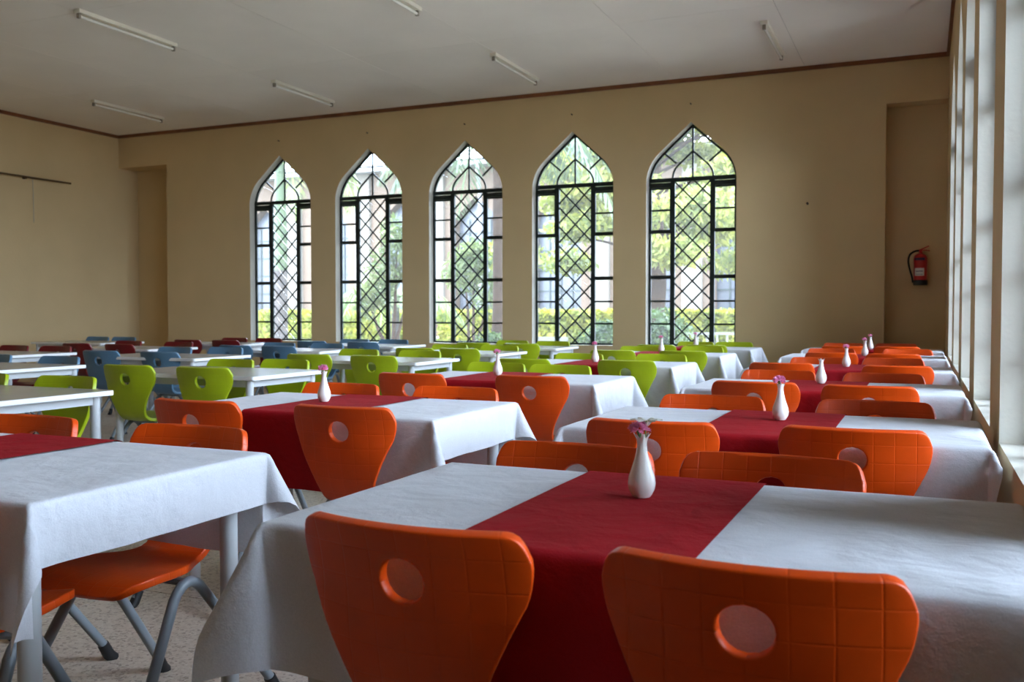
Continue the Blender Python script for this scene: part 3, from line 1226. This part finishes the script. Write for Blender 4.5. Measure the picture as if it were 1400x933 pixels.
for row, tx, ty, cols, chairs in TABLES:
    i = cnt.get(row, 0)
    cnt[row] = i + 1
    where = '%s table from camera, %s' % (ORD[i], ROWNAME[row]) if row != 'F' else 'table in far left corner'
    clothed = row in 'RM'
    rz = rr.uniform(-0.008, 0.008)
    if clothed:
        tb = table(tx, ty, rz, 'table with grey legs under white cloth, ' + where)
    else:
        table(tx, ty, rz, 'bare white laminate table with round legs, ' + where)
    if clothed:
        drops = {('M', 0): (0.15, 0.14, 0.28, 0.28), ('M', 1): (0.15, 0.155, 0.28, 0.28), ('R', 0): (0.17, 0.06, 0.28, 0.28)}.get((row, i), (0.20, 0.05 if row == 'R' else 0.24, 0.28, 0.28))
        cl = cloth(tx, ty, rz, 'white cotton tablecloth draped on ' + where, 3 + i * 7 + (50 if row == 'M' else 0), *drops)
        runner(tx, ty, rz, 'maroon runner laid across ' + where, 3 + i * 7 + (50 if row == 'M' else 0), cx={('R', 0): -0.058, ('M', 0): -0.125, ('M', 1): -0.02, ('M', 2): -0.10}.get((row, i), -0.05 if row == 'M' else 0.0), w=0.41)
        if row == 'R':          # the tables by the window are a little longer
            tb.scale.x = cl.scale.x = 1.05
        if (row, i) in VASEPOS:
            vx, vy, kind = VASEPOS[row, i]
            vase(vx, vy, 'small white vase on ' + where, kind, i * 3 + (1 if row == 'R' else 2), fl=(row, i) != ('R', 2),
                 flab='pink carnation in vase on ' + where, lean=(-0.004, -0.004), fs=1.3)
    for k, c in enumerate(chairs):
        if c is None:
            continue
        x, y = c[:2]
        far = k >= 2
        a = rr.uniform(-0.03, 0.03)
        if len(c) > 2:
            a = c[2]
        base = pi if far else 0.0
        # c is the top of the backrest, 0.272 behind the seat origin
        dy = 0.272 if not far else -0.272
        chair(x - math.sin(base + a) * 0.272, y + math.cos(base + a) * 0.272, base + a, cols[k],
              '%s plastic chair at %s seat, %s' % (COLNAME[cols[k]], SEAT[k], where))

# second, white blossom in the nearest vase
wf = empty('white_blossom', (-0.514, 1.856, ZT + 0.0102 + 0.134))
tag(wf, 'white narrow-petalled blossom behind pink carnation in nearest vase', 'flower')
for k in range(6):
    a = k * pi / 3 + 0.3
    mb = MB()
    d = Vector((math.cos(a), math.sin(a), 0))
    n = Vector((-math.sin(a), math.cos(a), 0))
    rows_ = []
    vs_, fs_ = [], []
    for j, (rad, w, z) in enumerate(((0.003, 0.002, 0.012), (0.012, 0.0055, 0.022), (0.022, 0.006, 0.025), (0.033, 0.001, 0.024))):
        for s in (-1, 0, 1):
            p = d * rad + n * w * s
            vs_.append((p.x, p.y, z - 0.002 * abs(s)))
    for j in range(3):
        for s in range(2):
            fs_.append((j * 3 + s, j * 3 + s + 1, j * 3 + s + 4, j * 3 + s + 3))
    n0 = len(vs_)
    vs_ += [(a_, b_, c_ - 0.0012) for a_, b_, c_ in vs_]
    fs_ += [tuple(q + n0 for q in f[::-1]) for f in fs_]
    mb.add(vs_, fs_).build('petal', M['whitepetal'], wf)
MB().tube([(-0.002, -0.006, -0.04), (0.0, 0.0, 0.02)], 0.0015, 6).build('stem', M['stem'], wf)

# ------------------------------------------------------------------ lamps, extinguisher, rod, nails
LB = MB().box(-0.035, 0.035, -0.62, 0.62, -0.035, 0.0).mesh('lamp_body', M['batten'])
LT = MB().tube([(0, -0.585, 0), (0, 0.585, 0)], 0.014, 12).mesh('lamp_tube', M['lamptube'], True)
LE = MB().box(-0.016, 0.016, -0.012, 0.012, -0.052, 0.0).mesh('lamp_holder', M['lampend'])
for (x, y, lab) in ((-10.05, 9.78, 'unlit fluorescent batten on ceiling near far left corner'),
                    (-7.20, 9.88, 'unlit fluorescent batten above the leftmost arched window'),
                    (-4.28, 9.87, 'unlit fluorescent batten above the middle arched windows'),
                    (-1.43, 9.90, 'unlit fluorescent batten on ceiling near far right corner'),
                    (-7.18, 7.00, 'nearest unlit fluorescent batten on left side of ceiling'),
                    (-4.28, 7.00, 'unlit fluorescent batten cut by top edge of picture')):
    l = empty('ceiling_lamp', (x, y, HC))
    tag(l, lab, 'ceiling lamp', 'fluorescent battens on the ceiling')
    link('lamp_body', LB, l)
    link('lamp_tube', LT, l, (0.0, 0, -0.062))
    for s in (-1, 1):
        link('lamp_holder', LE, l, (0, s * 0.597, -0.028))

ex = empty('fire_extinguisher', (-0.028, YB + 0.26 - 0.075, 1.43))
tag(ex, 'red fire extinguisher with black hose hanging in right niche', 'fire extinguisher')
MB().lathe([(0.0, 0.055), (0.068, 0.055), (0.070, 0.07), (0.070, 0.30), (0.064, 0.325), (0.045, 0.345), (0.022, 0.353), (0.018, 0.37), (0, 0.37)], 24).build('cylinder', M['exred'], ex, True)
MB().lathe([(0.0, 0.0), (0.070, 0.0), (0.074, 0.006), (0.074, 0.052), (0.066, 0.06), (0, 0.06)], 24).build('base_ring', M['rubber'], ex, True)


def wrap(z0, z1, a0, a1, r, m, name):
    mb = MB()
    n = 8
    vs_ = []
    for k in range(n + 1):
        a = a0 + (a1 - a0) * k / n
        for rr_ in (r, r - 0.003):
            for z in (z0, z1):
                vs_.append((rr_ * math.cos(a), rr_ * math.sin(a), z))
    fs_ = []
    for k in range(n):
        b = k * 4
        fs_ += [(b, b + 4, b + 5, b + 1), (b + 2, b + 3, b + 7, b + 6), (b, b + 2, b + 6, b + 4), (b + 1, b + 5, b + 7, b + 3)]
    mb.add(vs_, fs_).build(name, m, ex, True)


wrap(0.105, 0.19, -2.5, -1.0, 0.0712, M['exlabel'], 'label_plate')
wrap(0.275, 0.305, -2.6, -0.9, 0.0712, M['exband'], 'name_band')
for z in (0.118, 0.15, 0.156):
    wrap(z, z + 0.004, -2.3, -1.2, 0.0722, M['exband'], 'print_line')
MB().box(-0.016, 0.016, -0.014, 0.014, 0.365, 0.40).build('valve', M['exred'], ex)
MB().tube([(-0.02, 0, 0.385), (0.02, 0, 0.405), (0.085, 0, 0.435)], 0.007, 6).build('squeeze_lever', M['exred'], ex)
MB().tube([(-0.01, 0, 0.388), (0.05, 0, 0.388), (0.095, 0, 0.38)], 0.006, 6).build('carry_handle', M['exred'], ex)
hp = catmull([(-0.015, 0, 0.385), (-0.06, -0.01, 0.378), (-0.11, -0.015, 0.34), (-0.125, -0.015, 0.27), (-0.11, -0.01, 0.18), (-0.085, -0.01, 0.09), (-0.078, -0.01, 0.03)], 5)
MB().tube(hp, 0.010, 8).build('hose', M['rubber'], ex, True)
MB().box(-0.03, 0.03, 0.06, 0.074, 0.2, 0.34).build('wall_bracket', M['rubber'], ex)

rd = empty('curtain_rod', (XL, 9.0, 3.045))
tag(rd, 'thin brown curtain rod with finial mounted high on left wall', 'curtain rod')
MB().tube([(0.05, -1.6, 0), (0.05, 0.58, 0)], 0.014, 8).build('rod', M['rod'], rd, True)
MB().lathe([(0.0, -0.05), (0.02, -0.04), (0.032, 0), (0.02, 0.035), (0.0, 0.05)], 12).build('finial', M['rod'], rd, True).rotation_euler = (pi / 2, 0, 0)
rd.children[-1].location = (0.05, 0.61, 0)
MB().box(0.0, 0.06, 0.45, 0.48, -0.02, 0.02).build('bracket', M['rod'], rd)
MB().tube([(0.05, 0.58, -0.01), (0.052, 0.585, -0.3), (0.05, 0.59, -0.63)], 0.004, 6).build('pull_cord', M['cord'], rd)

for i, x in enumerate(WIN_X):
    n = MB().tube([(0, 0, 0), (0, -0.03, 0.004)], 0.008, 8).build('wall_nail', M['nail'], None, False, (x, YB, 3.62))
    tag(n, 'rusty nail in the wall above the %s arched window' % ('leftmost', 'second', 'third', 'fourth', 'rightmost')[i], 'nail', 'nails above the windows')
n = MB().tube([(0, 0, 0), (0, -0.03, 0.004)], 0.014, 8).build('wall_plug', M['nail'], None, False, (-1.22, YB, 2.37))
tag(n, 'small dark plug in wall right of the arched windows', 'nail')

# ------------------------------------------------------------------ outside
GZ = 0.25
gnd = struct(MB().box(-90, 60, YB + 0.42, 90, GZ - 0.3, GZ).box(XR + 0.36, 60, -60, YB + 0.4, GZ - 0.3, GZ).build('ground', M['ground']))
struct(MB().box(-60, 2, 17.0, 27.0, GZ, GZ + 0.03).build('lawn', M['lawn']))

# building across the yard
BY = 30.0
b = empty('building', (0, BY, GZ))
tag(b, 'peach courtyard building with cream pilasters and arched windows', 'building')
X0, X1 = -44.0, 6.0
EV = 6.0
bay = 3.1
nb = int((X1 - X0) / bay)
mb = MB()
ww = 0.85
MB().box(X0, X1, 0.5, 8, 0, EV).build('wall', M['facade'], b)
pil = MB().box(-0.32, 0.32, -0.16, 0.0, 0.45, EV).mesh('pilaster', M['pilaster'])
# facade panel of one bay with an arched opening, shared
fm = None
opl = arch(ww, 0.9, 3.9)
bmw = bmesh.new()
es = []
for lp in ([(-bay / 2, 0.45), (bay / 2, 0.45), (bay / 2, EV), (-bay / 2, EV)], opl):
    vs_ = [bmw.verts.new((a, 0, z)) for a, z in lp]
    es += [bmw.edges.new((vs_[i], vs_[(i + 1) % len(vs_)])) for i in range(len(vs_))]
bmesh.ops.triangle_fill(bmw, use_beauty=True, edges=es, normal=(0, -1, 0))
bmw.verts.index_update()
tr_ = [tuple(v.index for v in f.verts) for f in bmw.faces]
co_ = [tuple(v.co) for v in bmw.verts]
bmw.free()
mb = MB().add(co_, tr_)
k = len(opl)
mb.add([(a, 0, z) for a, z in opl] + [(a, 0.45, z) for a, z in opl], [(i, (i + 1) % k, k + (i + 1) % k, k + i) for i in range(k)])
panel = mb.mesh('facade_bay', M['facade'])
wpan = MB().poly(arch(ww - 0.02, 0.9, 3.9), 0.04, lambda a, z, c: (a, 0.40 + c, z)).mesh('window', M['louvre'])
mb = MB()
for a in (-0.42, 0.0, 0.42):
    bar2(mb, (a, 0.9), (a, 4.6 if a == 0 else 4.2), 0.05, 0.36, 0.40, lambda a_, z_, d_: (a_, d_, z_))
for z in (1.6, 2.3, 3.0, 3.7):
    bar2(mb, (-ww, z), (ww, z), 0.05, 0.36, 0.40, lambda a_, z_, d_: (a_, d_, z_))
wbar = mb.mesh('window_bars', M['steel'])
for i in range(nb):
    x = X0 + bay * (i + 0.5)
    link('facade_bay', panel, b, (x, 0, 0))
    wo = link('window', wpan, b, (x, 0, 0))
    link('window_bars', wbar, wo)
    link('pilaster', pil, b, (x - bay / 2, 0, 0))
MB().box(X0, X1, -0.22, 0.5, 0, 0.45).build('plinth', M['plinth'], b)
MB().box(X0, X1, -0.26, 0.5, 0.45, 0.60).build('plinth_band', M['pilaster'], b)
MB().box(X0, X1, -0.75, 0.5, EV, EV + 0.12).build('soffit', M['gutter'], b)
MB().box(X0, X1, -0.9, -0.75, EV - 0.04, EV + 0.16).build('gutter', M['gutter'], b)
MB().add([(X0, -0.9, EV + 0.16), (X1, -0.9, EV + 0.16), (X1, 4.5, EV + 0.6), (X0, 4.5, EV + 0.6), (X0, -0.9, EV + 0.1), (X1, -0.9, EV + 0.1), (X1, 4.5, EV + 0.5), (X0, 4.5, EV + 0.5)],
         [(0, 1, 2, 3), (7, 6, 5, 4), (0, 4, 5, 1), (1, 5, 6, 2), (2, 6, 7, 3), (3, 7, 4, 0)]).build('roof', M['roofm'], b)
MB().tube([(-14.1, -0.82, EV), (-14.1, -0.8, EV - 0.3), (-14.25, -0.3, EV - 0.9), (-14.25, -0.25, 0.6)], 0.07, 8).build('downpipe', M['gutter'], b)


def leaf_quads(C, size, rng, up=0.0, aspect=2.2):
    """C: (n,3) leaf centres -> randomly turned leaf quads"""
    n = len(C)
    d = rng.normal(size=(n, 3))
    d[:, 2] += up
    d /= np.linalg.norm(d, axis=1)[:, None]
    r = rng.normal(size=(n, 3))
    s = np.cross(d, r)
    s /= np.linalg.norm(s, axis=1)[:, None]
    sz = size * rng.uniform(0.6, 1.3, size=(n, 1))
    a = d * sz * aspect / 2
    c = s * sz / 2
    return np.stack([C - a, C + c, C + a, C - c], axis=1)


def ball(n, c, r, rng, hollow=0.5):
    v = rng.normal(size=(n, 3))
    v /= np.linalg.norm(v, axis=1)[:, None]
    rad = hollow + (1 - hollow) * rng.random((n, 1))
    return np.array(c) + v * rad * np.array(r)


rng = np.random.default_rng(7)
# clipped hedge
for hx0, hx1, lab in ((-30, -13.6, 'clipped yellow-green hedge outside, behind the left windows'), (-13.2, -2.0, 'clipped yellow-green hedge outside, behind the right windows')):
    h = empty('hedge', ((hx0 + hx1) / 2, 25.0, GZ))
    tag(h, lab, 'hedge')
    L_ = hx1 - hx0
    MB().box(-L_ / 2 + 0.05, L_ / 2 - 0.05, -0.35, 0.35, 0, 0.78).build('hedge_core', M['hedge'], h)
    n = 9000
    C = np.stack([rng.uniform(-L_ / 2, L_ / 2, n), rng.uniform(-0.45, 0.45, n), rng.uniform(0.02, 0.88, n)], axis=1)
    k = rng.integers(0, 3, n)
    C[k == 0, 2] = rng.uniform(0.8, 0.92, (k == 0).sum())
    C[k == 1, 1] = rng.uniform(-0.47, -0.38, (k == 1).sum())
    o = quads('foliage', leaf_quads(C, 0.09, rng), M['hedge'], h)
    o['kind'] = 'stuff'


def palm_frond(rng, L, droop, az, nleaf=46, leaf=0.55, width=0.04, lift=1.0):
    """quads of one feather frond starting at the origin, heading az"""
    t = np.linspace(0, 1, nleaf)
    hx = np.cos(az)
    hy = np.sin(az)
    rr_ = L * (t * 0.95 - 0.12 * t ** 3)
    z = lift * L * (0.55 * t - droop * t ** 2)
    P = np.stack([hx * rr_, hy * rr_, z], axis=1)
    Q = []
    T = np.gradient(P, axis=0)
    T /= np.linalg.norm(T, axis=1)[:, None]
    side = np.array([-hy, hx, 0])
    for s in (-1, 1):
        ll = leaf * np.sin(np.clip(t * 0.92 + 0.08, 0, 1) * pi) ** 0.6 * rng.uniform(0.85, 1.1, nleaf)
        d = side * s * 0.75 + T * 0.5 + np.array([0, 0, -0.55])
        d += rng.normal(size=d.shape) * 0.08
        d /= np.linalg.norm(d, axis=1)[:, None]
        a = P
        e = P + d * ll[:, None]
        m_ = (a + e) / 2 + np.array([0, 0, 0.03])
        w = np.cross(d, np.array([0, 0, 1.0]))
        w /= np.linalg.norm(w, axis=1)[:, None] + 1e-9
        w *= width / 2
        Q.append(np.stack([a, m_ + w, e, m_ - w], axis=1))
    # rachis
    w = side * 0.018
    Q.append(np.stack([P[:-1] - w, P[:-1] + w, P[1:] + w, P[1:] - w], axis=1))
    return np.concatenate(Q)


def palm(name, loc, trunk, r, m_leaf, label, nf, L, droop, shaft=None, leaf=0.55, bark='bark', lift=1.0, lean=(0, 0)):
    p = empty(name, loc)
    tag(p, label, 'palm tree')
    pts, rad = [], []
    for i in range(13):
        t = i / 12
        pts.append((lean[0] * t, lean[1] * t, trunk * t))
        rad.append(r * (1.45 - 0.45 * min(1, t * 4)) * (1 + 0.03 * (i % 2)))
    tk = MB().tube(pts, rad, 14).build('trunk', M[bark], p, True)
    zt = trunk
    if shaft:
        MB().tube([(lean[0], lean[1], trunk - 0.02), (lean[0], lean[1], trunk + shaft * 0.3), (lean[0], lean[1], trunk + shaft)], [r * 1.02, r * 1.05, r * 0.55], 14).build('crownshaft', M['shaft'], p, True)
        zt += shaft * 0.97
    for k in range(nf):
        az = 2 * pi * k / nf + rng.uniform(-0.2, 0.2)
        q = palm_frond(rng, L * rng.uniform(0.85, 1.1), droop * rng.uniform(0.8, 1.25), az, leaf=leaf, lift=lift)
        q += np.array([lean[0], lean[1], zt])
        quads('frond', q, M[m_leaf], p)
    return p


# feather palm with grey trunk behind the first window
palm('royal_palm', (-11.98, 15.6, GZ), 1.75, 0.135, 'palm', 'grey-trunked palm with green crownshaft outside leftmost window', 9, 2.3, 1.0, shaft=2.6, leaf=0.6)
# drooping palm between third and fourth windows
palm('fan_palm', (-6.82, 15.0, GZ), 4.3, 0.11, 'frond', 'slender palm with drooping fronds between third and fourth windows', 13, 2.6, 1.25, leaf=0.8, bark='brownbark', lift=0.8)
palm('date_palm', (-12.2, 20.5, GZ), 1.3, 0.10, 'palm', 'young light green palm outside the second window', 11, 2.4, 0.85, leaf=0.6)


def shrub(name, loc, balls, m, n, size, label, cat='shrub', stems=True, aspect=3.0):
    s = empty(name, loc)
    tag(s, label, cat)
    C = np.concatenate([ball(int(n * w), c, r, rng, 0.35) for c, r, w in balls])
    o = quads('foliage', leaf_quads(C, size, rng, 0.5, aspect), M[m], s)
    o['kind'] = 'stuff'
    if stems:
        for i, (c, r, w) in enumerate(balls):
            MB().tube([(0.05 * i - 0.1, 0, 0), (c[0] * 0.6, c[1] * 0.6, c[2] * 0.5), tuple(c)], [0.035, 0.03, 0.012], 7).build('stem', M['brownbark'], s, True)
    return s


shrub('oleander', (-8.75, 14.6, GZ), [((-0.15, 0, 1.5), (0.42, 0.4, 0.6), 0.3), ((0.35, 0.1, 1.75), (0.4, 0.4, 0.55), 0.3), ((0.1, 0, 2.2), (0.35, 0.35, 0.45), 0.2), ((-0.5, 0, 1.1), (0.3, 0.3, 0.4), 0.2)],
      'shrub', 1500, 0.045, 'tall narrow-leaved shrub outside the second window', aspect=4.5)
shrub('oleander', (-8.3, 17.0, GZ), [((-0.2, 0, 1.7), (0.5, 0.5, 0.5), 0.4), ((0.3, 0.1, 1.3), (0.5, 0.4, 0.5), 0.3), ((0.0, 0, 2.0), (0.4, 0.35, 0.4), 0.3)],
      'shrub', 1100, 0.05, 'spiky leafy shrub outside the third window', aspect=4.5)
shrub('round_bush', (-4.6, 14.4, GZ), [((0, 0, 0.35), (0.55, 0.5, 0.42), 1.0)], 'bush', 2600, 0.05, 'dark round bush low outside the fourth window', cat='bush', stems=False, aspect=1.8)
shrub('round_bush', (-3.55, 13.6, GZ), [((0, 0, 0.45), (0.5, 0.45, 0.5), 1.0), ], 'bush', 2200, 0.05, 'green bush low outside the rightmost window', cat='bush', stems=False, aspect=1.8)
shrub('round_bush', (-6.75, 14.4, GZ), [((0, 0, 0.28), (0.3, 0.3, 0.3), 1.0)], 'bush', 900, 0.045, 'small dark bush low outside the third window', cat='bush', stems=False, aspect=1.8)

# big cedar
cz = empty('cedar_tree', (-5.4, 20.0, GZ))
tag(cz, 'large spreading cedar with layered pale green pads behind right windows', 'tree')
MB().tube([(0, 0, 0), (0.1, 0.1, 1.5), (0, 0.1, 4), (0.1, 0, 9.9)], [0.22, 0.17, 0.13, 0.04], 12).build('trunk', M['brownbark'], cz, True)
pads = []
for i in range(80):
    z = 1.5 + 8.2 * (i / 80) + rng.uniform(-0.2, 0.2)
    az = i * 2.4 + rng.uniform(-0.4, 0.4)
    reach = (3.9 - 0.30 * z) * rng.uniform(0.45, 1.05)
    c = np.array([math.cos(az) * reach, math.sin(az) * reach, z + 0.35])
    rx = rng.uniform(0.75, 1.2)
    pads.append(ball(760, c, (rx, rx, 0.34), rng, 0.2))
    if z > 2.3:
        MB().tube([(0, 0, z - 0.3), tuple(c * np.array([0.6, 0.6, 1]) - np.array([0, 0, 0.3])), tuple(c - np.array([0, 0, 0.12]))], [0.045, 0.03, 0.012], 6).build('branch', M['brownbark'], cz, True)
o = quads('foliage', leaf_quads(np.concatenate(pads), 0.075, rng, 0.8, 2.6), M['cedar'], cz)
o['kind'] = 'stuff'

# railing and barrier in the yard
rl = empty('yard_railing', (-4.3, 19.0, GZ))
tag(rl, 'low pale railing in yard outside the rightmost window', 'railing')
bal = MB().box(-0.018, 0.018, -0.02, 0.02, 0, 0.42).mesh('baluster', M['rail'])
for i in range(10):
    link('baluster', bal, rl, (-0.9 + i * 0.2, 0, 0))
MB().box(-1.0, 1.0, -0.03, 0.03, 0.42, 0.47).build('top_rail', M['rail'], rl)
MB().box(-1.0, 1.0, -0.03, 0.03, 0.10, 0.14).build('bottom_rail', M['rail'], rl)
br = empty('yard_barrier', (-7.7, 19.0, GZ))
tag(br, 'low yellow and white barrier in yard outside the fourth window', 'barrier')
bal = MB().box(-0.03, 0.03, -0.03, 0.03, 0, 0.42).mesh('post', M['yellow'])
for i in range(5):
    link('post', bal, br, (-0.6 + i * 0.3, 0, 0))
MB().box(-0.7, 0.7, -0.035, -0.03, 0.10, 0.34).build('panel', M['rail'], br)

# unseen evergreen, added beside the window wall to shade the nearest window
shrub('added_shade_evergreen', (2.9, -0.8, GZ), [((0, 0, 1.6), (1.6, 2.0, 1.5), 0.55), ((-0.2, 0.2, 3.3), (1.4, 1.7, 1.4), 0.45)], 'bush', 14000, 0.10,
      'unseen dense evergreen added outside the window wall to shade nearest window', cat='tree', aspect=1.8)
